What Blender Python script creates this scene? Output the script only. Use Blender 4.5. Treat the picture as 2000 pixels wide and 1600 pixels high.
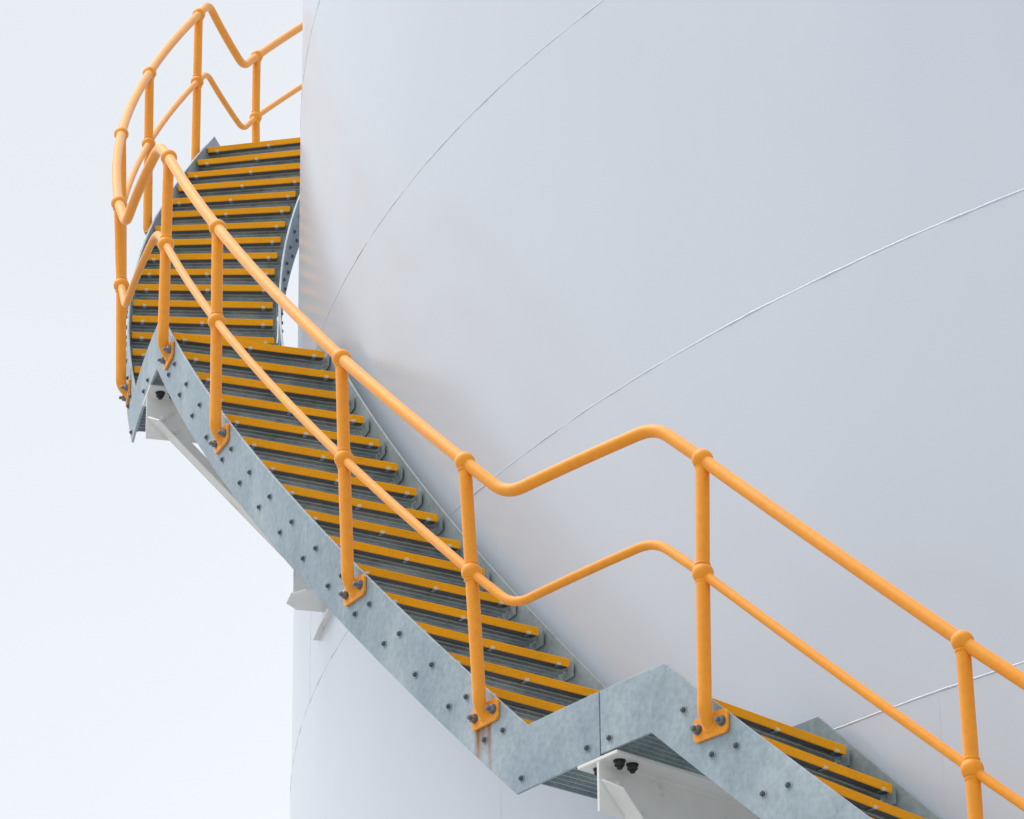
import bpy, bmesh, math, random
from mathutils import Vector, Matrix, noise

random.seed(7)
R = math.radians
S = bpy.context.scene
for o in list(bpy.data.objects):
    bpy.data.objects.remove(o)

# ------------------------------------------------------------------ frame
# The tank axis is the z axis; an angle th runs from the side that faces the
# camera (th = 0) to the left, the way the stair climbs.
ZO = 6.95                                    # height of the lower landing above ground


def P(th, r, z):
    return Vector((-r * math.sin(th), -r * math.cos(th), z + ZO))


# ------------------------------------------------------------------ camera
cd = bpy.data.cameras.new("camera")
cam = bpy.data.objects.new("camera", cd)
S.collection.objects.link(cam)
S.camera = cam
right = Vector((0.93797158, 0.34658991, -0.00920597))
up = Vector((0.15888888, -0.40609577, 0.89991141))
fwd = Vector((-0.30816171, 0.84555405, 0.43597558))
cam.matrix_world = Matrix.Translation((0, -21.29488528, -5.59461859 + ZO)) @ Matrix((
    (right.x, up.x, -fwd.x), (right.y, up.y, -fwd.y), (right.z, up.z, -fwd.z))).to_4x4()
cd.sensor_fit = 'HORIZONTAL'
cd.sensor_width = 36.0
cd.lens = 8658.8815 / 2000 * 36
cd.clip_start = 0.1
cd.clip_end = 3000
S.render.resolution_x, S.render.resolution_y = 1024, 819

# ------------------------------------------------------------------ light
S.view_settings.view_transform = 'Standard'
S.view_settings.look = 'None'
S.view_settings.exposure = 0.62
S.view_settings.gamma = 1.0
SUN_TH, SUN_EL = R(92), R(63)                # sun behind cloud, to the left of the tank
W = bpy.data.worlds.new("World")
S.world = W
W.use_nodes = True
nt = W.node_tree
nt.nodes.clear()
N = nt.nodes.new
out = N('ShaderNodeOutputWorld')
sky = N('ShaderNodeTexSky')
sky.sky_type = 'NISHITA'
sky.sun_disc = False
sky.sun_elevation = SUN_EL
sun_dir = Vector((-math.sin(SUN_TH) * math.cos(SUN_EL), -math.cos(SUN_TH) * math.cos(SUN_EL), math.sin(SUN_EL)))
sky.sun_rotation = math.atan2(sun_dir.x, sun_dir.y)
sky.dust_density = 4.0
bg1 = N('ShaderNodeBackground')
bg1.inputs['Strength'].default_value = 0.10
nt.links.new(sky.outputs[0], bg1.inputs['Color'])
# the overcast layer: a bright even cloud deck, brighter towards the hidden sun
tc = N('ShaderNodeTexCoord')
nz = N('ShaderNodeTexNoise')
nz.inputs['Scale'].default_value = 2.2
nz.inputs['Detail'].default_value = 4
nt.links.new(tc.outputs['Generated'], nz.inputs['Vector'])
dot = N('ShaderNodeVectorMath')
dot.operation = 'DOT_PRODUCT'
dot.inputs[1].default_value = Vector((-0.75, 0.40, -0.45)).normalized()
nt.links.new(tc.outputs['Generated'], dot.inputs[0])
mr = N('ShaderNodeMapRange')
mr.inputs['From Min'].default_value = -1.0
mr.inputs['From Max'].default_value = 1.0
mr.inputs['To Min'].default_value = 0.61
mr.inputs['To Max'].default_value = 0.67
nt.links.new(dot.outputs['Value'], mr.inputs['Value'])
mr2 = N('ShaderNodeMapRange')
mr2.inputs['From Min'].default_value = 0.3
mr2.inputs['From Max'].default_value = 0.7
mr2.inputs['To Min'].default_value = 0.95
mr2.inputs['To Max'].default_value = 1.05
nt.links.new(nz.outputs['Fac'], mr2.inputs['Value'])
sep = N('ShaderNodeSeparateXYZ')
nt.links.new(tc.outputs['Generated'], sep.inputs[0])
mr3 = N('ShaderNodeMapRange')
mr3.inputs['From Min'].default_value = 0.30
mr3.inputs['From Max'].default_value = 0.56
mr3.inputs['To Min'].default_value = 1.06
mr3.inputs['To Max'].default_value = 0.90
nt.links.new(sep.outputs['Z'], mr3.inputs['Value'])
mul3 = N('ShaderNodeMath')
mul3.operation = 'MULTIPLY'
nt.links.new(mr3.outputs[0], mul3.inputs[0])
nt.links.new(mr2.outputs[0], mul3.inputs[1])
mul = N('ShaderNodeMath')
mul.operation = 'MULTIPLY'
nt.links.new(mr.outputs[0], mul.inputs[0])
nt.links.new(mul3.outputs[0], mul.inputs[1])
bg2 = N('ShaderNodeBackground')
bg2.inputs['Color'].default_value = (0.91, 0.945, 0.99, 1)
nt.links.new(mul.outputs[0], bg2.inputs['Strength'])
mx = N('ShaderNodeMixShader')
mx.inputs[0].default_value = 0.90
nt.links.new(bg1.outputs[0], mx.inputs[1])
nt.links.new(bg2.outputs[0], mx.inputs[2])
nt.links.new(mx.outputs[0], out.inputs['Surface'])

sl = bpy.data.lights.new("sun", 'SUN')
sl.energy = 1.75
sl.angle = R(42)
sl.color = (1.0, 0.97, 0.91)
so = bpy.data.objects.new("sun", sl)
S.collection.objects.link(so)
so.rotation_euler = (-sun_dir).to_track_quat('-Z', 'Y').to_euler()
so.location = sun_dir * 60


# ------------------------------------------------------------------ materials
def mat(name, col, rough=0.5, metal=0.0, spec=0.5):
    m = bpy.data.materials.new(name)
    m.use_nodes = True
    b = m.node_tree.nodes['Principled BSDF']
    b.inputs['Base Color'].default_value = (*col, 1)
    b.inputs['Roughness'].default_value = rough
    b.inputs['Metallic'].default_value = metal
    b.inputs['Specular IOR Level'].default_value = spec
    return m, m.node_tree, b


def add_noise(nt, scale, detail=4, stretch=None, rough=0.55):
    geo = nt.nodes.new('ShaderNodeNewGeometry')
    n = nt.nodes.new('ShaderNodeTexNoise')
    n.inputs['Scale'].default_value = scale
    n.inputs['Detail'].default_value = detail
    n.inputs['Roughness'].default_value = rough
    if stretch:
        mp = nt.nodes.new('ShaderNodeMapping')
        mp.inputs['Scale'].default_value = stretch
        nt.links.new(geo.outputs['Position'], mp.inputs['Vector'])
        nt.links.new(mp.outputs[0], n.inputs['Vector'])
    else:
        nt.links.new(geo.outputs['Position'], n.inputs['Vector'])
    return n


def ramp(nt, src, stops):
    r = nt.nodes.new('ShaderNodeValToRGB')
    e = r.color_ramp.elements
    while len(e) > 2:
        e.remove(e[-1])
    for i, (p, c) in enumerate(stops):
        x = e[i] if i < 2 else e.new(p)
        x.position = p
        x.color = (*c, 1) if len(c) == 3 else c
    nt.links.new(src, r.inputs[0])
    return r


def mixc(nt, fac, a, b, mode='MIX'):
    m = nt.nodes.new('ShaderNodeMix')
    m.data_type = 'RGBA'
    m.blend_type = mode
    for s, v in ((m.inputs[0], fac), (m.inputs[6], a), (m.inputs[7], b)):
        if hasattr(v, 'links') or hasattr(v, 'is_linked'):
            nt.links.new(v, s)
        elif isinstance(v, (int, float)):
            s.default_value = v
        else:
            s.default_value = (*v, 1)
    return m.outputs[2]


def bump(nt, bsdf, h, strength, dist):
    b = nt.nodes.new('ShaderNodeBump')
    b.inputs['Strength'].default_value = strength
    b.inputs['Distance'].default_value = dist
    nt.links.new(h, b.inputs['Height'])
    nt.links.new(b.outputs[0], bsdf.inputs['Normal'])


def mathn(nt, op, a, b=None, clamp=False):
    m = nt.nodes.new('ShaderNodeMath')
    m.operation = op
    m.use_clamp = clamp
    for i, v in enumerate((a, b)):
        if v is None:
            continue
        if isinstance(v, (int, float)):
            m.inputs[i].default_value = v
        else:
            nt.links.new(v, m.inputs[i])
    return m.outputs[0]


# white tank paint: glossy, a little streaked and gently rippled
M_TANK, t, b = mat('tank_paint', (0.74, 0.77, 0.82), 0.24, 0, 0.5)
n1 = add_noise(t, 1.0, 5, (0.9, 0.9, 0.55))
n2 = add_noise(t, 0.7, 3)
c1 = ramp(t, n1.outputs['Fac'], [(0.3, (0.600, 0.655, 0.735)), (0.7, (0.625, 0.678, 0.755))])
t.links.new(c1.outputs[0], b.inputs['Base Color'])
r1 = ramp(t, n2.outputs['Fac'], [(0.3, (0.20,) * 3), (0.7, (0.25,) * 3)])
t.links.new(r1.outputs[0], b.inputs['Roughness'])
n3 = add_noise(t, 1.6, 2, (1, 1, 0.55))
bump(t, b, n3.outputs['Fac'], 0.02, 0.006)

M_WHITE, t, b = mat('bracket_paint', (0.74, 0.75, 0.76), 0.42, 0, 0.4)
n1 = add_noise(t, 9, 5)
c1 = ramp(t, n1.outputs['Fac'], [(0.22, (0.52, 0.50, 0.45)), (0.36, (0.80, 0.80, 0.78)), (0.8, (0.86, 0.87, 0.87))])
t.links.new(c1.outputs[0], b.inputs['Base Color'])


def galv(name, lo, mid, hi, rough, rust=None):
    m, t, b = mat(name, mid, rough, 0.25, 0.4)
    a = add_noise(t, 3.6, 8, (1, 1, 0.65), 0.62)
    s = add_noise(t, 45.0, 3)
    c = ramp(t, a.outputs['Fac'], [(0.36, lo), (0.50, mid), (0.64, hi)])
    sp = ramp(t, s.outputs['Fac'], [(0.35, (0.90,) * 3), (0.65, (1.08,) * 3)])
    col = mixc(t, 1.0, c.outputs[0], sp.outputs[0], 'MULTIPLY')
    fk = add_noise(t, 26.0, 5, (1, 1, 0.45), 0.7)      # dark freckles
    fs_ = ramp(t, fk.outputs['Fac'], [(0.30, (0.72, 0.75, 0.78)), (0.40, (1, 1, 1))])
    col = mixc(t, 0.5, col, fs_.outputs[0], 'MULTIPLY')
    v = add_noise(t, 1.0, 4, (22, 22, 0.9))            # run-off streaks
    vs = ramp(t, v.outputs['Fac'], [(0.62, (1, 1, 1)), (0.78, (0.80, 0.82, 0.84))])
    col = mixc(t, 0.8, col, vs.outputs[0], 'MULTIPLY')
    w = add_noise(t, 3.2, 6, None, 0.7)                # pale zinc bloom
    ws = ramp(t, w.outputs['Fac'], [(0.60, (0, 0, 0)), (0.78, (1, 1, 1))])
    wf = mathn(t, 'MULTIPLY', ws.outputs[0], 0.45)
    col = mixc(t, wf, col, tuple(min(1, x * 1.35) for x in hi))
    if rust:                                           # rust runs below one post foot
        g = t.nodes.new('ShaderNodeNewGeometry')
        sx = t.nodes.new('ShaderNodeSeparateXYZ')
        t.links.new(g.outputs['Position'], sx.inputs[0])
        nx = mathn(t, 'MULTIPLY', sx.outputs[0], -1.0)
        ny = mathn(t, 'MULTIPLY', sx.outputs[1], -1.0)
        th = mathn(t, 'ARCTAN2', nx, ny)
        tot = None
        for (tc_, w_, z1, z0, amt) in rust:
            d = mathn(t, 'ABSOLUTE', mathn(t, 'SUBTRACT', th, tc_))
            f = mathn(t, 'SUBTRACT', 1.0, mathn(t, 'DIVIDE', d, w_), True)
            k = mathn(t, 'DIVIDE', mathn(t, 'SUBTRACT', sx.outputs[2], z0 + ZO), z1 - z0, True)
            top = mathn(t, 'LESS_THAN', sx.outputs[2], z1 + ZO)
            f = mathn(t, 'MULTIPLY', mathn(t, 'MULTIPLY', f, k), top)
            f = mathn(t, 'MULTIPLY', f, amt)
            tot = f if tot is None else mathn(t, 'ADD', tot, f, True)
        rn = add_noise(t, 1.0, 4, (60, 60, 7))
        tot = mathn(t, 'MULTIPLY', tot, mathn(t, 'MULTIPLY', rn.outputs['Fac'], 2.2), True)
        col = mixc(t, tot, col, (0.30, 0.125, 0.04))
    t.links.new(col, b.inputs['Base Color'])
    rr = ramp(t, a.outputs['Fac'], [(0.3, (rough - 0.08,) * 3), (0.7, (rough + 0.1,) * 3)])
    t.links.new(rr.outputs[0], b.inputs['Roughness'])
    bump(t, b, s.outputs['Fac'], 0.12, 0.002)
    return m


M_GALV = galv('galvanised_plate', (0.265, 0.335, 0.385), (0.32, 0.395, 0.445), (0.40, 0.47, 0.515), 0.50,
              [(0.5905, 0.0030, 0.215, 0.00, 1.0), (0.5830, 0.0018, 0.215, -0.06, 0.9), (0.587, 0.006, 0.215, 0.09, 0.55)])
M_GALV2 = galv('galvanised_plate_pale', (0.295, 0.365, 0.41), (0.36, 0.435, 0.48), (0.44, 0.51, 0.55), 0.50)
M_GALV3 = galv('galvanised_plate_shaded', (0.215, 0.275, 0.295), (0.255, 0.32, 0.345), (0.305, 0.37, 0.39), 0.55)  # same plate for inner stringers, shade beside treads and tank put into its colour
M_GRATE = galv('galvanised_grating', (0.205, 0.262, 0.280), (0.285, 0.35, 0.372), (0.38, 0.44, 0.46), 0.55)
M_BOLT, t, b = mat('bolt_zinc', (0.10, 0.135, 0.155), 0.42, 0.5, 0.5)
M_NUT, t, b = mat('nut_zinc', (0.20, 0.225, 0.25), 0.38, 0.6, 0.5)
M_BLACK, t, b = mat('dark_bolt_and_lip_shade', (0.025, 0.027, 0.028), 0.5, 0.0, 0.4)  # flange bolts, and the painted shade under the nosing lips

# orange enamel on the rails, with a few fresher touched-up patches
M_ORANGE, t, b = mat('orange_enamel', (0.88, 0.33, 0.006), 0.60, 0, 0.6)
b.inputs['Sheen Weight'].default_value = 0.42
b.inputs['Sheen Roughness'].default_value = 0.35
n1 = add_noise(t, 2.6, 3)
c1 = ramp(t, n1.outputs['Fac'], [(0.35, (0.92, 0.330, 0.006)), (0.60, (0.95, 0.350, 0.006)), (0.66, (0.98, 0.375, 0.002))])
n2 = add_noise(t, 38, 4)
c2 = ramp(t, n2.outputs['Fac'], [(0.3, (0.93,) * 3), (0.7, (1.04,) * 3)])
t.links.new(mixc(t, 1.0, c1.outputs[0], c2.outputs[0], 'MULTIPLY'), b.inputs['Base Color'])
bump(t, b, n2.outputs['Fac'], 0.03, 0.002)

# gritty yellow stair nosing
M_NOSE, t, b = mat('gritty_yellow', (0.74, 0.37, 0.006), 0.75, 0, 0.25)
n1 = add_noise(t, 160, 3, None, 0.7)
c1 = ramp(t, n1.outputs['Fac'], [(0.28, (0.70, 0.27, 0.002)), (0.42, (0.98, 0.415, 0.003)), (0.72, (1.0, 0.465, 0.006))])
n2 = add_noise(t, 3.0, 4)
c2 = ramp(t, n2.outputs['Fac'], [(0.3, (0.86, 0.86, 0.88)), (0.7, (1.03,) * 3)])
t.links.new(mixc(t, 1.0, c1.outputs[0], c2.outputs[0], 'MULTIPLY'), b.inputs['Base Color'])
bump(t, b, n1.outputs['Fac'], 0.8, 0.003)
M_CLIP, t, b = mat('clip_plastic', (0.72, 0.64, 0.52), 0.5, 0, 0.4)

M_GROUND, t, b = mat('concrete_ground', (0.30, 0.30, 0.295), 0.9, 0, 0.2)
n1 = add_noise(t, 0.35, 7)
c1 = ramp(t, n1.outputs['Fac'], [(0.3, (0.33, 0.33, 0.325)), (0.7, (0.44, 0.435, 0.425))])
t.links.new(c1.outputs[0], b.inputs['Base Color'])


# ------------------------------------------------------------------ mesh helpers
class MB:
    """collects shapes; build() links them as one mesh object"""

    def __init__(self):
        self.v, self.f, self.m, self.s = [], [], [], []

    def add(self, vs, fs, mi=0, smooth=False):
        k = len(self.v)
        self.v += [Vector(x) for x in vs]
        self.f += [tuple(i + k for i in f) for f in fs]
        self.m += [mi] * len(fs)
        self.s += [smooth] * len(fs)

    def box(self, M, x0, x1, y0, y1, z0, z1, mi=0):
        vs = [M @ Vector((x, y, z)) for x in (x0, x1) for y in (y0, y1) for z in (z0, z1)]
        self.add(vs, [(0, 1, 3, 2), (4, 6, 7, 5), (0, 4, 5, 1), (2, 3, 7, 6), (0, 2, 6, 4), (1, 5, 7, 3)], mi)

    def prism(self, M, poly, a0, a1, axis='y', mi=0, bev=0.0):
        """poly: 2-D outline; extruded from a0 to a1 along axis"""
        def pt(u, v, a):
            return M @ (Vector((u, a, v)) if axis == 'y' else Vector((a, u, v)) if axis == 'x' else Vector((u, v, a)))
        n = len(poly)
        vs = [pt(u, v, a0) for u, v in poly] + [pt(u, v, a1) for u, v in poly]
        fs = [tuple(range(n))[::-1], tuple(range(n, 2 * n))] + [(i, (i + 1) % n, n + (i + 1) % n, n + i) for i in range(n)]
        self.add(vs, fs, mi)

    def tube(self, pts, rad, n=20, mi=0, caps=True, jitter=0.0):
        pts = [Vector(p) for p in pts]
        m = len(pts)
        tang = [(pts[min(i + 1, m - 1)] - pts[max(i - 1, 0)]).normalized() for i in range(m)]
        ref = Vector((0, 0, 1)) if abs(tang[0].z) < 0.9 else Vector((1, 0, 0))
        nrm = (ref - tang[0] * ref.dot(tang[0])).normalized()
        vs = []
        for i in range(m):
            nrm = (nrm - tang[i] * nrm.dot(tang[i])).normalized()
            bn = tang[i].cross(nrm)
            rr = rad[i] if isinstance(rad, (list, tuple)) else rad
            for k in range(n):
                a = 2 * math.pi * k / n
                q = rr * (1 + (random.uniform(-jitter, jitter) if jitter else 0))
                vs.append(pts[i] + q * (math.cos(a) * nrm + math.sin(a) * bn))
        fs = [(i * n + k, i * n + (k + 1) % n, (i + 1) * n + (k + 1) % n, (i + 1) * n + k) for i in range(m - 1) for k in range(n)]
        self.add(vs, fs, mi, True)
        if caps:
            self.add(vs[:n], [tuple(range(n))[::-1]], mi)
            self.add(vs[-n:], [tuple(range(n))], mi)

    def lathe(self, M, prof, n=24, mi=0, smooth=True):
        """prof: (radius, height) along local z"""
        vs = [M @ Vector((r * math.cos(2 * math.pi * k / n), r * math.sin(2 * math.pi * k / n), z)) for r, z in prof for k in range(n)]
        m = len(prof)
        fs = [(i * n + k, i * n + (k + 1) % n, (i + 1) * n + (k + 1) % n, (i + 1) * n + k) for i in range(m - 1) for k in range(n)]
        self.add(vs, fs, mi, smooth)
        self.add(vs[:n], [tuple(range(n))[::-1]], mi)
        self.add(vs[-n:], [tuple(range(n))], mi)

    def nut(self, M, r, hgt, stud_r, stud_h, wr=0, wh=0, mi=0, wmi=None):
        """washer, hexagon nut and stud end along local z"""
        z = 0
        if wr:
            self.lathe(M, [(wr, 0), (wr, wh)], 18, mi if wmi is None else wmi, False)
            z = wh
        a0 = random.uniform(0, 1)
        R_ = M @ Matrix.Rotation(a0, 4, 'Z')
        self.lathe(R_, [(r, z), (r, z + hgt * 0.85), (r * 0.86, z + hgt)], 6, mi, False)
        self.lathe(M, [(stud_r, z + hgt), (stud_r, z + hgt + stud_h * 0.85), (stud_r * 0.75, z + hgt + stud_h)], 10, mi, False)

    def build(self, name, mats, parent=None, bevel=0.0):
        me = bpy.data.meshes.new(name)
        org = Vector((0, 0, 0))
        if parent is None and self.v:
            org = self.v[0].copy()
        me.from_pydata([v - org for v in self.v], [], self.f)
        for p, mi, s in zip(me.polygons, self.m, self.s):
            p.material_index = mi
            p.use_smooth = s
        for m in (mats if isinstance(mats, (list, tuple)) else [mats]):
            me.materials.append(m)
        bm = bmesh.new()
        bm.from_mesh(me)
        bmesh.ops.recalc_face_normals(bm, faces=bm.faces)
        bm.to_mesh(me)
        bm.free()
        o = bpy.data.objects.new(name, me)
        S.collection.objects.link(o)
        if parent is None:
            o.location = org
        else:
            o.parent = parent
            o.matrix_parent_inverse = Matrix.Translation(-world_loc(parent))
        if bevel:
            bv = o.modifiers.new('bevel', 'BEVEL')
            bv.width = bevel
            bv.segments = 2
            bv.limit_method = 'ANGLE'
            bv.angle_limit = R(40)
        return o


LOC = {}


def world_loc(o):
    return LOC.get(o.name, Vector((0, 0, 0)))


def thing(name, label, cat, loc, group=None):
    o = bpy.data.objects.new(name, None)
    S.collection.objects.link(o)
    o.location = loc
    o.empty_display_size = 0.2
    LOC[o.name] = Vector(loc)
    o['label'] = label
    o['category'] = cat
    if group:
        o['group'] = group
    return o


def frame_at(th, r, z):
    """x radially outwards, y along the climb, z up"""
    x = Vector((-math.sin(th), -math.cos(th), 0))
    y = Vector((-math.cos(th), math.sin(th), 0))
    z_ = Vector((0, 0, 1))
    return Matrix.Translation(P(th, r, z)) @ Matrix(((x.x, y.x, 0), (x.y, y.y, 0), (0, 0, 1))).to_4x4()


# ------------------------------------------------------------------ ground
mb = MB()
rings = [0, 8.2, 12, 18, 26, 40, 80, 200, 600, 1500]
seg = 64
vs = [Vector((r * math.cos(2 * math.pi * k / seg), r * math.sin(2 * math.pi * k / seg), 0)) for r in rings[1:] for k in range(seg)]
vs.append(Vector((0, 0, 0)))
fs = [(i * seg + k, i * seg + (k + 1) % seg, (i + 1) * seg + (k + 1) % seg, (i + 1) * seg + k) for i in range(len(rings) - 2) for k in range(seg)]
fs += [(len(vs) - 1, k, (k + 1) % seg) for k in range(seg)]
mb.add(vs, fs)
g = mb.build('ground', M_GROUND)
g['kind'] = 'structure'

# ------------------------------------------------------------------ tank
RT = 8.3617
SEAMS = [5.5143, 3.6372, 1.8774, 0.1166]
ALLSEAMS = [9.07, 7.29] + SEAMS + [-1.643, -3.403, -5.163]
TOPZ = 10.85
tank = thing('storage_tank', 'huge white painted steel storage tank with horizontal and vertical weld seams', 'storage tank', (0, 0, 0))


def shell_r(z):
    """each lower course is a few millimetres thicker"""
    n = sum(1 for s in ALLSEAMS if s > z)
    return RT + 0.003 * (n - 4)


mb = MB()
nseg = 640
levels = [-ZO] + sorted(ALLSEAMS) + [TOPZ]
for i in range(len(levels) - 1):
    z0, z1 = levels[i], levels[i + 1]
    r = shell_r(0.5 * (z0 + z1))
    zz = [z0 + (z1 - z0) * j / 4 for j in range(5)]
    vs = [P(2 * math.pi * k / nseg, r, z) for z in zz for k in range(nseg)]
    fs = [(j * nseg + k, j * nseg + (k + 1) % nseg, (j + 1) * nseg + (k + 1) % nseg, (j + 1) * nseg + k) for j in range(4) for k in range(nseg)]
    mb.add(vs, fs, 0, True)
shell = mb.build('shell', M_TANK, tank)
# shallow cone roof with a curb angle
mb = MB()
prof = [(RT + 0.10, TOPZ), (RT + 0.10, TOPZ + 0.10), (RT + 0.005, TOPZ + 0.10), (RT * 0.5, TOPZ + 0.75), (0.02, TOPZ + 1.35)]
mb.lathe(Matrix.Translation((0, 0, ZO)), prof, 256, 0, False)
mb.build('roof', M_TANK, tank)


def bead(pts_fn, n, w, hgt, seed):
    """a hand-made weld bead: uneven half-round strip standing on the shell"""
    mb = MB()
    vs = []
    for i in range(n):
        th, r, z, along = pts_fn(i / (n - 1))
        s = i * 0.09 + seed
        q = 0.75 + 0.55 * noise.noise(Vector((s * 1.7, seed, 0))) + 0.40 * noise.noise(Vector((s * 7.0, seed, 3)))
        off = 0.0022 * noise.noise(Vector((s * 0.8, seed, 9))) + 0.0012 * noise.noise(Vector((s * 5, seed, 4)))
        ww, hh = w * (0.8 + 0.4 * q), hgt * max(0.25, q)
        for a in range(6):
            ang = math.pi * a / 5
            u = -math.cos(ang) * ww + off
            hr = math.sin(ang) * hh - 0.001
            if along == 'h':
                vs.append(P(th, r + hr, z + u))
            else:
                vs.append(P(th + u / r, r + hr, z))
    fs = [(i * 6 + a, i * 6 + a + 1, (i + 1) * 6 + a + 1, (i + 1) * 6 + a) for i in range(n - 1) for a in range(5)]
    mb.add(vs, fs, 0, True)
    return mb.build('weld_seam', M_TANK, tank)


for i, s in enumerate(ALLSEAMS):
    bead(lambda t, s=s: (2 * math.pi * t, shell_r(s - 0.01), s, 'h'), 2600, 0.0044, 0.0036, i * 13.1)
# staggered vertical seams, a plate every 30 degrees or so; three of them show
step = 0.6061
order = sorted(ALLSEAMS + [-ZO, TOPZ])
base_th = {1.8774: 1.0305, 0.1166: 0.7238, -1.643: 0.4245}
for i in range(len(order) - 1):
    z0, z1 = order[i], order[i + 1]
    th0 = base_th.get(z0, 0.30 + 0.21 * i)
    for j in range(-3, 8):
        th = th0 + j * step * (1.0 if z0 in base_th else 1.02)
        if (z0 == 1.8774 and abs(th - 0.424) < .2) or (th < -0.4 or th > 2.6):
            continue
        if abs(j) >= 1 and 0.30 < th < 1.16 and z0 > -2:
            continue
        bead(lambda t, th=th, z0=z0, z1=z1: (th, shell_r(0.5 * (z0 + z1)), z0 + (z1 - z0) * t, 'v'), 90, 0.0045, 0.0028, i * 5.3 + j)

# short flat bar welded level on the shell below the upper landing's bracket
mb = MB()
vs = []
for k in range(9):
    t_ = 0.960 + (1.003 - 0.960) * k / 8
    vs += [P(t_, RT - 0.003, 2.088), P(t_, RT + 0.026, 2.088), P(t_, RT + 0.026, 2.097), P(t_, RT - 0.003, 2.097)]
fs = [(k * 4 + a, k * 4 + (a + 1) % 4, k * 4 + 4 + (a + 1) % 4, k * 4 + 4 + a) for k in range(8) for a in range(4)]
mb.add(vs, fs + [(0, 1, 2, 3), (35, 34, 33, 32)])
mb.build('shell_bar', M_WHITE, tank)

# ------------------------------------------------------------------ stair geometry
H = 0.20
DTH = 0.023909
RI, RO = 8.4853, 9.1699                     # ends of the yellow nosings
SO, SI = 9.192, 8.455                       # outer faces of the two stringers
TB1 = 0.56756                                # first riser above the lower landing
# flight: (theta of its landing nosing, z of its landing nosing)
LAND = [(0.46317 - 0.4628, -3.22), (0.46317, -0.0201), (0.92620, 3.20), (1.42111, 6.6417), (1.8840, 9.86)]
FIRST = [0.1050, TB1, 1.03856, 1.52911]     # first riser above each of those landings
# nosing line of the flight that climbs from landing i to landing i + 1
LINE = [(LAND[1][0], LAND[1][1]), (TB1, 0.2), (1.06247, 3.6417), (1.52911, 6.8617)]


def hz(th, i):
    t0, z0 = LINE[i]
    return z0 + (th - t0) / DTH * H


def inv(z, i):
    t0, z0 = LINE[i]
    return t0 + (z - z0) / H * DTH


def stringer(part_parent, r0, r1, ja, jb, lower, upper):
    """one stringer of a stair section from joint angle ja (on the lower landing) to jb (on the upper landing)"""
    i = lower
    zl, zu = LAND[i][1], LAND[i + 1][1]
    top_l, bot_l = zl + 0.161, zl - 0.076
    top_u, bot_u = zu + 0.161, zu - 0.069
    up_o, dn_o = 0.010, -0.286
    tv0, tv1 = inv(top_l - up_o, i), inv(top_u - up_o, i)
    bv0, bv1 = inv(bot_l - dn_o, i), inv(bot_u - dn_o, i)

    def top(t):
        return top_l if t <= tv0 else top_u if t >= tv1 else hz(t, i) + up_o

    def bot(t):
        return bot_l if t <= bv0 else bot_u if t >= bv1 else hz(t, i) + dn_o
    ts = {ja, jb, tv0, tv1, bv0, bv1}
    k = ja
    while k < jb:
        ts.add(k)
        k += 0.006
    ts = sorted(x for x in ts if ja <= x <= jb)
    mb = MB()
    vs = []
    for t_ in ts:
        vs += [P(t_, r0, bot(t_)), P(t_, r0, top(t_)), P(t_, r1, top(t_)), P(t_, r1, bot(t_))]
    fs = []
    for j in range(len(ts) - 1):
        for a in range(4):
            fs.append((j * 4 + a, j * 4 + (a + 1) % 4, (j + 1) * 4 + (a + 1) % 4, (j + 1) * 4 + a))
    fs += [(0, 1, 2, 3), tuple(len(vs) - 4 + a for a in (3, 2, 1, 0))]
    mb.add(vs, fs, 0, False)
    return mb


def bolt_on(mb, th, r, z, out=True, s=1.12):
    x = Vector((-math.sin(th), -math.cos(th), 0)) * (1 if out else -1)
    M = Matrix.Translation(P(th, r, z)) @ x.to_track_quat('Z', 'Y').to_matrix().to_4x4()
    mb.nut(M, 0.0095 * s, 0.0065 * s, 0.0055 * s, 0.003 * s, 0.0135 * s, 0.002 * s, 1, 0)


# tread template in its own frame: origin at the nosing line on the tank-side end of the tread
TRW = RO - RI
TD = 0.238


def tread_meshes():
    I = Matrix.Identity(4)
    m = MB()
    # bearing bars run across the stair
    nb = 7
    x0, x1 = -0.017, TRW + 0.0055
    for i in range(nb):
        y = 0.041 + i * 0.0318
        m.box(I, x0, x1, y, y + 0.0055, -0.036, -0.0105)
    # cross rods
    for j in range(7):
        x = 0.05 + j * (TRW - 0.1) / 6
        m.box(I, x - 0.003, x + 0.003, 0.041, 0.041 + 6 * 0.0318, -0.0225, -0.0165)
    # end plates with a clipped lower corner; the two fixing bolts inside
    for xa, xb, sgn in ((-0.0225, -0.0175, 1), (TRW + 0.006, TRW + 0.011, -1)):
        poly = [(0.002, -0.006), (TD, -0.006), (TD, -0.052), (TD - 0.02, -0.068), (0.002, -0.066)]
        m.prism(I, poly, xa, xb, 'x')
        for y in (0.058, 0.170):
            Mx = Matrix.Translation((xb if sgn > 0 else xa, y, -0.050)) @ Vector((sgn, 0, 0)).to_track_quat('Z', 'Y').to_matrix().to_4x4()
            m.nut(Mx, 0.0105, 0.008, 0.0055, 0.005, 0.0125, 0.002, 0)
    n = MB()
    pr = [(0.0, -0.033), (0.0, -0.002), (0.002, 0.0), (0.058, 0.0), (0.058, -0.009), (0.0075, -0.009), (0.0075, -0.033)]
    n.prism(I, pr, 0, TRW, 'x')
    n.box(I, 0.003, TRW - 0.003, 0.0080, 0.034, -0.0318, -0.0095, 1)  # black block added under the lip as a painted band of shade
    c = MB()
    c.box(I, -0.0085, 0.0085, -0.0020, 0.008, -0.0337, -0.0250)
    c.box(I, -0.008, 0.008, 0.008, 0.030, -0.0350, -0.0320, 1)
    return m, n, c


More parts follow.
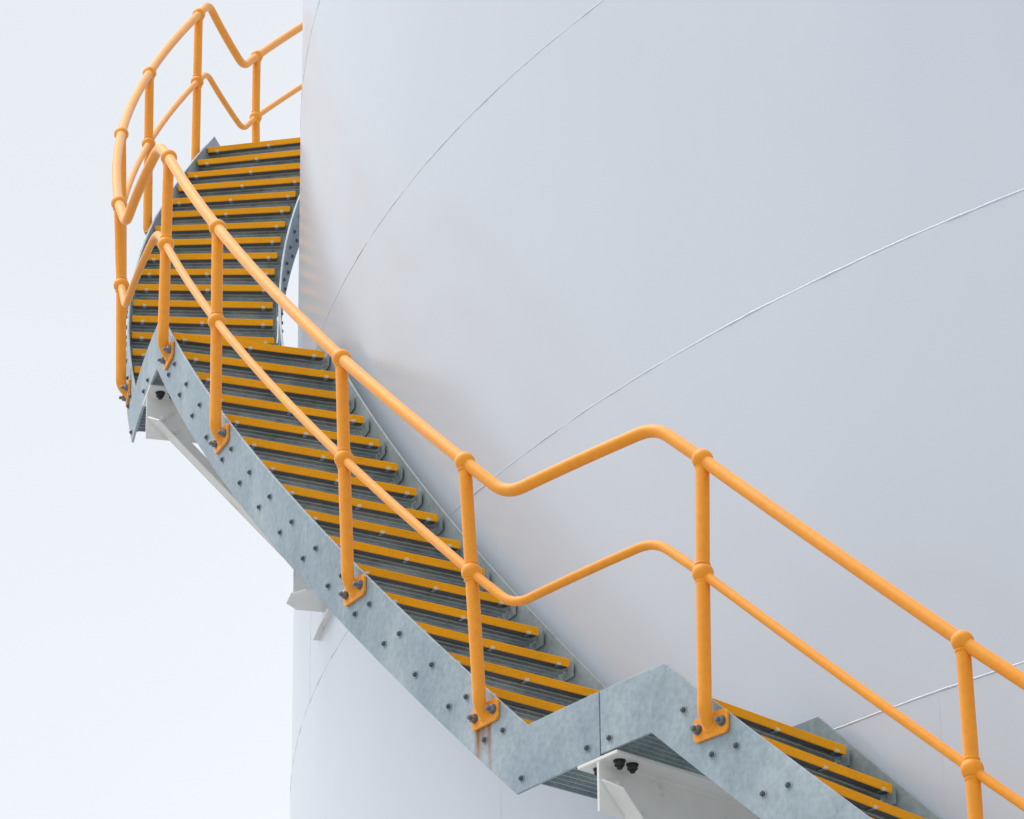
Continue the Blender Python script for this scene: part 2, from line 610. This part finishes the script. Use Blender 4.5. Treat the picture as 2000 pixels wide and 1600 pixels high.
tm, tn, tcl = tread_meshes()
proto_tread = tm.build('tread', M_GRATE, None)
proto_tread.data.transform(Matrix.Translation(proto_tread.location))
proto_tread.location = (0, 0, 0)
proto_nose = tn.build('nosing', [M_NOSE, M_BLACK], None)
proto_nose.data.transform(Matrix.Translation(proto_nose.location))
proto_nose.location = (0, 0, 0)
proto_clip = tcl.build('nosing_clip', [M_CLIP, M_BOLT], None)
proto_clip.data.transform(Matrix.Translation(proto_clip.location))
proto_clip.location = (0, 0, 0)
bv = proto_nose.modifiers.new('bevel', 'BEVEL')
bv.width = 0.0015
bv.segments = 2
bv.limit_method = 'ANGLE'
first_tread = [True]


def tread(parent, th, z):
    jit = lambda a: random.uniform(-a, a)
    a = proto_tread if first_tread[0] else proto_tread.copy()
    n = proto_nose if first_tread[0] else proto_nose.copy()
    cs = [proto_clip if first_tread[0] else proto_clip.copy(), proto_clip.copy(), proto_clip.copy()]
    for o in ([a, n] if not first_tread[0] else []) + (cs[1:] if first_tread[0] else cs):
        S.collection.objects.link(o)
    first_tread[0] = False
    M = frame_at(th, RI, z)
    a.parent = parent
    a.matrix_parent_inverse = Matrix.Translation(-world_loc(parent))
    a.matrix_basis = M @ Matrix.Rotation(jit(0.0015), 4, 'Z')
    n.parent = a
    n.matrix_basis = Matrix.Translation((jit(0.002), 0, 0))
    mid = TRW * (0.5 + jit(0.02))
    for o, x in zip(cs, (0.045 + jit(0.004), mid, TRW - 0.05 + jit(0.004))):
        o.parent = a
        o.matrix_basis = Matrix.Translation((x, 0, 0))
    return a


def landing_panel(parent, th0, th1, z):
    """grating infill of a landing: bars across the stair, an angle rim, cross rods"""
    mb = MB()
    n = int((th1 - th0) * 8.83 / 0.0315)
    for i in range(n + 1):
        t_ = th0 + (th1 - th0) * i / n
        M = frame_at(t_, SI, z)
        edge = i in (0, n)
        mb.box(M, 0.004, SO - SI - 0.0155, -0.003, 0.003, -0.043 if edge else -0.040, -0.010)
    for j in range(7):
        r = SI + 0.06 + j * 0.10
        ts = [th0 + (th1 - th0) * k / 10 for k in range(11)]
        mb.tube([P(t_, r, z - 0.021) for t_ in ts], 0.0035, 6)
    for r in (SI + 0.0065, SO - 0.0185):
        ts = [th0 + (th1 - th0) * k / 10 for k in range(11)]
        vs = []
        for t_ in ts:
            vs += [P(t_, r - 0.0025, z - 0.048), P(t_, r - 0.0025, z - 0.006), P(t_, r + 0.0025, z - 0.006), P(t_, r + 0.0025, z - 0.048)]
        fs = [(j * 4 + a, j * 4 + (a + 1) % 4, (j + 1) * 4 + (a + 1) % 4, (j + 1) * 4 + a) for j in range(10) for a in range(4)]
        fs += [(0, 1, 2, 3), (40, 43, 42, 41)]
        mb.add(vs, fs)
    return mb.build('landing_grating', M_GRATE, parent)


JOINT = [LAND[i][0] + 0.0536 for i in range(4)]
JOINT[1] = 0.5168


def section(label, i, ja, jb, risers, cut_low=None):
    """stair section that climbs from landing i to landing i + 1"""
    t = thing('stair_flight', label, 'stairs', P(0.5 * (ja + jb), 8.83, LAND[i][1]), 'stair flights round the tank')
    mb = stringer(t, SO - 0.010, SO, ja, jb, i, i + 1)
    mi_ = stringer(t, SI - 0.010, SI, ja, jb, i, i + 1)
    gap = 0.0006
    zl, zu = LAND[i][1], LAND[i + 1][1]
    # bolts: two per tread, and the landing fixings
    for k in range(risers):
        t_, z = FIRST[i] + k * DTH if k < risers - 1 else LAND[i + 1][0], None
        z = hz(t_, i) if k < risers - 1 else zu
        for q in (0.27, 0.77) if k < risers - 1 else (0.36,):
            tt = t_ + q * DTH
            if ja < tt < jb:
                bolt_on(mb, tt, SO, z - 0.036)
                bolt_on(mi_, tt, SI - 0.010, z - 0.036, False)
    for tt in (JOINT[i] + 0.0072, FIRST[i] - 0.0047):
        if ja < tt < jb:
            bolt_on(mb, tt, SO, zl - 0.027)
            bolt_on(mi_, tt, SI - 0.010, zl - 0.027, False)
    for tt in (JOINT[i + 1] - 0.0054,):
        if ja < tt < jb:
            bolt_on(mb, tt, SO, zu - 0.026)
            bolt_on(mi_, tt, SI - 0.010, zu - 0.026, False)
    gm = M_GALV2 if i == 0 else M_GALV
    mb.build('outer_stringer', [gm, M_BOLT], t, 0.0015)
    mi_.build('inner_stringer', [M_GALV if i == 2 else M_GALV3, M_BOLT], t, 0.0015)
    for k in range(risers):
        t_ = FIRST[i] + k * DTH if k < risers - 1 else LAND[i + 1][0]
        if t_ < ja - 0.01 or t_ > jb:
            continue
        tread(t, t_, hz(t_, i) if k < risers - 1 else zu)
    return t


JOINT[3] = LAND[3][0] + 0.0536
JOINT.append(1.75)
sec_mid = section('middle galvanised stair flight with yellow nosings climbing between the two bracketed landings', 1, JOINT[1] + 0.0003, JOINT[2] - 0.0003, 16)
sec_up = section('upper galvanised stair flight with yellow nosings curving behind the left edge of the tank', 2, JOINT[2] + 0.0003, JOINT[3] - 0.0003, 17)
sec_low = section('lowest galvanised stair flight with yellow nosings running out of the bottom right corner', 0, JOINT[0] + 0.09, JOINT[1] - 0.0003, 16)
# landing infill belongs to the flight that carries it
landing_panel(sec_low, LAND[1][0] + 0.0275, JOINT[1] - 0.0006, LAND[1][1])
landing_panel(sec_mid, JOINT[1] + 0.0006, FIRST[1] - 0.008, LAND[1][1])
landing_panel(sec_mid, LAND[2][0] + 0.0275, JOINT[2] - 0.0006, LAND[2][1])
landing_panel(sec_up, JOINT[2] + 0.0006, FIRST[2] - 0.010, LAND[2][1])
landing_panel(sec_up, LAND[3][0] + 0.0275, JOINT[3] - 0.0006, LAND[3][1])

# ------------------------------------------------------------------ railing
rail = thing('handrail', 'orange tubular guard rail with ball jointed posts along the outer stringer', 'handrail', P(0.7, 9.25, 1.0))
TOPH, MIDH = 0.872, 0.437
PR, TR, MR = 0.0242, 0.0232, 0.0168
# posts: angle, (r, z) of the top joint, (r, z) of the middle joint, z of the foot
POSTS = [
    # th, (r, z) top joint, (r, z) middle joint, (th, z) foot plate, flight
    (0.1500, (9.250, None), (9.250, None), (0.1500, None), 0),
    (0.2450, (9.250, None), (9.250, None), (0.2450, None), 0),
    (0.3392, (9.258, -0.1906), (9.245, -0.6168), (0.3392, None), 0),
    (0.4568, (9.2094, 0.8147), (9.2241, 0.3869), (0.4577, -0.153), 0),
    (0.5832, (9.2921, 1.2090), (9.2653, 0.7803), (0.5847, 0.255), 1),
    (0.6801, (9.2690, 2.0105), (9.2543, 1.5859), (0.6811, 1.058), 1),
    (0.8228, (9.2447, 3.2225), (9.2400, 2.7818), (0.8250, 2.257), 1),
    (0.9160, (9.2320, 4.0150), (9.2340, 3.5770), (0.9200, 3.055), 1),
    (1.0564, (9.2720, 4.4687), (9.2474, 4.0321), (1.0570, 3.475), 2),
    (1.1752, (9.2650, 5.4629), (9.2500, 5.0270), (1.1752, None), 2),
    (1.2943, (9.2494, 6.4591), (9.2430, 6.0226), (1.2943, None), 2),
    (1.4178, (9.2367, 7.5006), (9.2362, 7.0560), (1.4178, None), 2),
    (1.5370, (9.2500, 7.8480), (9.2500, 7.4300), (1.5370, None), 3),
    (1.6600, (9.2500, None), (9.2500, None), (1.6600, None), 3),
]
FOOT_R = SO + 0.012


def hzp(th, i):
    if i == 0:
        return LAND[1][1] + (th - LAND[1][0]) / DTH * H
    return hz(th, i)


joints_top, joints_mid = [], []
for th, (rt, zt), (rm, zm), (thf, zf), fl in POSTS:
    zt = hzp(th, fl) + TOPH if zt is None else zt
    zm = hzp(th, fl) + MIDH if zm is None else zm
    joints_top.append((th, rt, zt))
    joints_mid.append((th, rm, zm))
    base = zf if zf is not None else hzp(th, fl) - 0.125
    if fl == 3:
        base = max(base, LAND[3][1] - 0.12)
    # pipe: straight down, then a short elbow into the foot plate
    mb = MB()
    pts = [P(th, rt, zt)]
    for k in range(1, 9):
        f = k / 8
        pts.append(P(th, rt + (rm - rt) * f, zt + (zm - zt) * f))
    rb = SO + 0.043
    BR, BA = 0.075, R(62)
    zs = base + BR * math.sin(BA)
    for k in range(1, 9):
        f = k / 8
        pts.append(P(th, rm + (rb - rm) * f, zm + (zs - zm) * f))
    for k in range(1, 9):
        a = BA * k / 8
        pts.append(P(th + (thf - th) * k / 8, rb - BR * (1 - math.cos(a)), zs - BR * math.sin(a)))
    mb.tube(pts, PR, 28)
    # weld collars under each joint
    post = mb.build('post', M_ORANGE, rail)
    LOC[post.name] = world_loc(rail)
    for (r_, z_) in ((rt, zt), (rm, zm)):
        b_ = MB()
        prof = [(0.0005, 0.0362)]
        for k in range(1, 14):
            a = math.pi / 2 - math.pi * k / 14
            prof.append((0.0375 * math.cos(a), 0.0362 * math.sin(a)))
        prof.append((0.0005, -0.0362))
        b_.lathe(Matrix.Translation(P(th, r_, z_)), prof, 28)
        # neck weld where the pipe enters
        b_.lathe(Matrix.Translation(P(th, r_, z_ - 0.033)), [(0.0255, 0.004), (0.0275, 0.0), (0.0250, -0.004)], 28)
        if z_ == zm:
            b_.lathe(Matrix.Translation(P(th, r_, z_ + 0.033)), [(0.0250, 0.004), (0.0275, 0.0), (0.0255, -0.004)], 28)
        bj = b_.build('ball_joint', M_ORANGE, post)
        bj.matrix_parent_inverse = Matrix.Identity(4)
    f_ = MB()
    M = frame_at(thf, SO + 0.001, base)
    w, hh = 0.078, 0.042
    c = 0.012
    poly = [(-w + c, -hh), (w - c, -hh), (w, -hh + c), (w, hh - c), (w - c, hh), (-w + c, hh), (-w, hh - c), (-w, -hh + c)]
    f_.prism(M, poly, 0.0, 0.011, 'x')
    # weld fillet round the pipe
    Mx = M @ Matrix.Translation((0.011, 0, 0.004)) @ Matrix.Rotation(math.pi / 2, 4, 'Y')
    f_.lathe(Mx, [(0.033, 0.0), (0.0305, 0.003), (0.0255, 0.009)], 24)
    for y in (-0.055, 0.055):
        Mn = M @ Matrix.Translation((0.011, y, 0)) @ Matrix.Rotation(math.pi / 2, 4, 'Y')
        f_.nut(Mn, 0.0165, 0.016, 0.0085, 0.014, 0.019, 0.003, 1)
    fp = f_.build('base_plate', [M_ORANGE, M_NUT], post, 0.0015)
    fp.matrix_parent_inverse = Matrix.Identity(4)


def rail_path(ctrl, cut=0.085):
    """ctrl: (th, r, z, is_bend); straight in helix space, bends rounded"""
    q = [Vector((c_[0] * 9.25, c_[2], c_[1])) for c_ in ctrl]
    pts = [q[0]]
    for i in range(1, len(q)):
        a = q[i - 1]
        b_ = q[i]
        bend = i < len(q) - 1
        if bend:
            c_ = q[i + 1]
            L = min(cut if ctrl[i][3] else 0.02, (b_ - a).length * 0.45, (c_ - b_).length * 0.45)
            p0 = b_ + (a - b_).normalized() * L
            p2 = b_ + (c_ - b_).normalized() * L
        else:
            p0 = b_
        s = pts[-1]
        n = max(1, int((p0 - s).length / 0.05))
        for k in range(1, n + 1):
            pts.append(s + (p0 - s) * (k / n))
        if bend:
            for k in range(1, 9):
                t_ = k / 8
                pts.append(p0 * (1 - t_) ** 2 + b_ * 2 * t_ * (1 - t_) + p2 * t_ ** 2)
    return [P(p.x / 9.25, p.z, p.y) for p in pts]


J, K = joints_top, joints_mid
L1T = [(0.4812, 9.205, 1.018), (0.5606, 9.262, 1.008)]
L1M = [(0.4826, 9.210, 0.590), (0.5600, 9.240, 0.582)]
L2T = [(0.9425, 9.225, 4.205), (1.0285, 9.255, 4.225)]
L2M = [(0.9425, 9.225, 3.765), (1.0285, 9.245, 3.785)]
L3T = [(1.4400, 9.240, 7.690), (1.5140, 9.250, 7.660)]
L3M = [(1.4400, 9.240, 7.230), (1.5155, 9.250, 7.240)]


def chain(j, l1, l2, l3):
    c = [(0.10, 9.25, hzp(0.10, 0) + (TOPH if j is J else MIDH), 0)]
    c += [(*x, 0) for x in j[0:4]] + [(*x, 1) for x in l1] + [(*x, 0) for x in j[4:8]] + [(*x, 1) for x in l2]
    c += [(*x, 0) for x in j[8:12]] + [(*x, 1) for x in l3] + [(*x, 0) for x in j[12:]]
    return c


mb = MB()
mb.tube(rail_path(chain(J, L1T, L2T, L3T)), TR, 24)
mb.build('top_rail', M_ORANGE, rail)
mb = MB()
mb.tube(rail_path(chain(K, L1M, L2M, L3M)), MR, 20)
mb.build('mid_rail', M_ORANGE, rail)


# ------------------------------------------------------------------ landing brackets
def bracket(label, th, z, webd, heel):
    t = thing('support_bracket', label, 'bracket', P(th, 8.8, z), 'landing support brackets')
    M = frame_at(th, 0, z)
    mb = MB()
    r0, r1 = RT + 0.004, SO + 0.002
    mb.box(M, r0, r1, -0.102, 0.102, -0.0135, -0.0015)
    mb.box(M, r0, r1 - 0.003, -0.0055, 0.0055, -webd, -0.0132)
    for s in (-1, 1):
        # root weld along flange and web
        mb.prism(M, [(s * 0.0052, -0.013), (s * 0.015, -0.013), (s * 0.0052, -0.023)], r0, r1 - 0.004, 'x')
    mb.build('beam', M_WHITE, t, 0.0015)
    for (x, y) in ((9.138, -0.052), (9.080, -0.052), (9.138, 0.052), (9.080, 0.052)):
        mb = MB()
        Mn = M @ Matrix.Translation((x, y, -0.0135)) @ Matrix.Rotation(math.pi, 4, 'X')
        mb.nut(Mn, 0.0185, 0.018, 0.0095, 0.010, 0.0215, 0.004, 0)
        mb.build('flange_bolt', M_BLACK, t)
    # 45 degree angle brace: one leg on the web, one leg standing out
    mb = MB()
    L = 0.88
    d = Vector((-math.sqrt(0.5), 0, -math.sqrt(0.5)))
    u = Vector((-math.sqrt(0.5), 0, math.sqrt(0.5)))     # square to the brace, towards the tank and up
    o = Vector((9.187, -0.006, heel))
    w, tk = 0.070, 0.007

    def q(a, b_, y):
        return M @ (o + d * a + u * b_ + Vector((0, y, 0)))
    # leg on the web
    vs = [q(0.0, 0, 0), q(0.05, w, 0), q(L, w, 0), q(L, 0, 0), q(0.0, 0, -tk), q(0.05, w, -tk), q(L, w, -tk), q(L, 0, -tk)]
    box_f = [(0, 1, 2, 3), (7, 6, 5, 4), (0, 4, 5, 1), (1, 5, 6, 2), (2, 6, 7, 3), (3, 7, 4, 0)]
    mb.add(vs, box_f)
    # leg standing out, its free corner clipped
    vs = [q(0.0, -0.0002, -tk), q(0.058, -0.0002, -w), q(L, -0.0002, -w), q(L, -0.0002, -tk), q(0.0, tk, -tk), q(0.058, tk, -w), q(L, tk, -w), q(L, tk, -tk)]
    mb.add(vs, box_f)
    for a in (0.05, 0.13):
        Mn = Matrix.Translation(q(a, 0.045, -tk)) @ (M.to_3x3() @ Vector((0, -1, 0))).to_track_quat('Z', 'Y').to_matrix().to_4x4()
        mb.nut(Mn, 0.014, 0.010, 0.008, 0.006, 0.016, 0.003, 0)
    mb.build('brace', M_WHITE, t, 0.0012)
    # shoe on the tank shell that takes the foot of the brace
    mb = MB()
    zb = -0.93
    c = 0.055
    poly = [(RT - 0.01, -0.11), (RT + 0.115, -0.11), (RT + 0.172, -0.05), (RT + 0.172, 0.05), (RT + 0.115, 0.11), (RT - 0.01, 0.11)]
    mb.prism(M, poly, zb - 0.010, zb, 'z')
    mb.box(M, RT - 0.01, RT + 0.155, -0.020, -0.0135, zb + 0.0002, zb + 0.46)
    mb.build('shoe', M_WHITE, t, 0.0012)
    return t


bracket('white bracket with bolted flange and diagonal brace under the lower landing', 0.5185, LAND[1][1] - 0.0765, 0.194, -0.083)
bracket('white bracket with long diagonal brace under the upper left landing', 0.9800, LAND[2][1] - 0.0695, 0.220, -0.122)
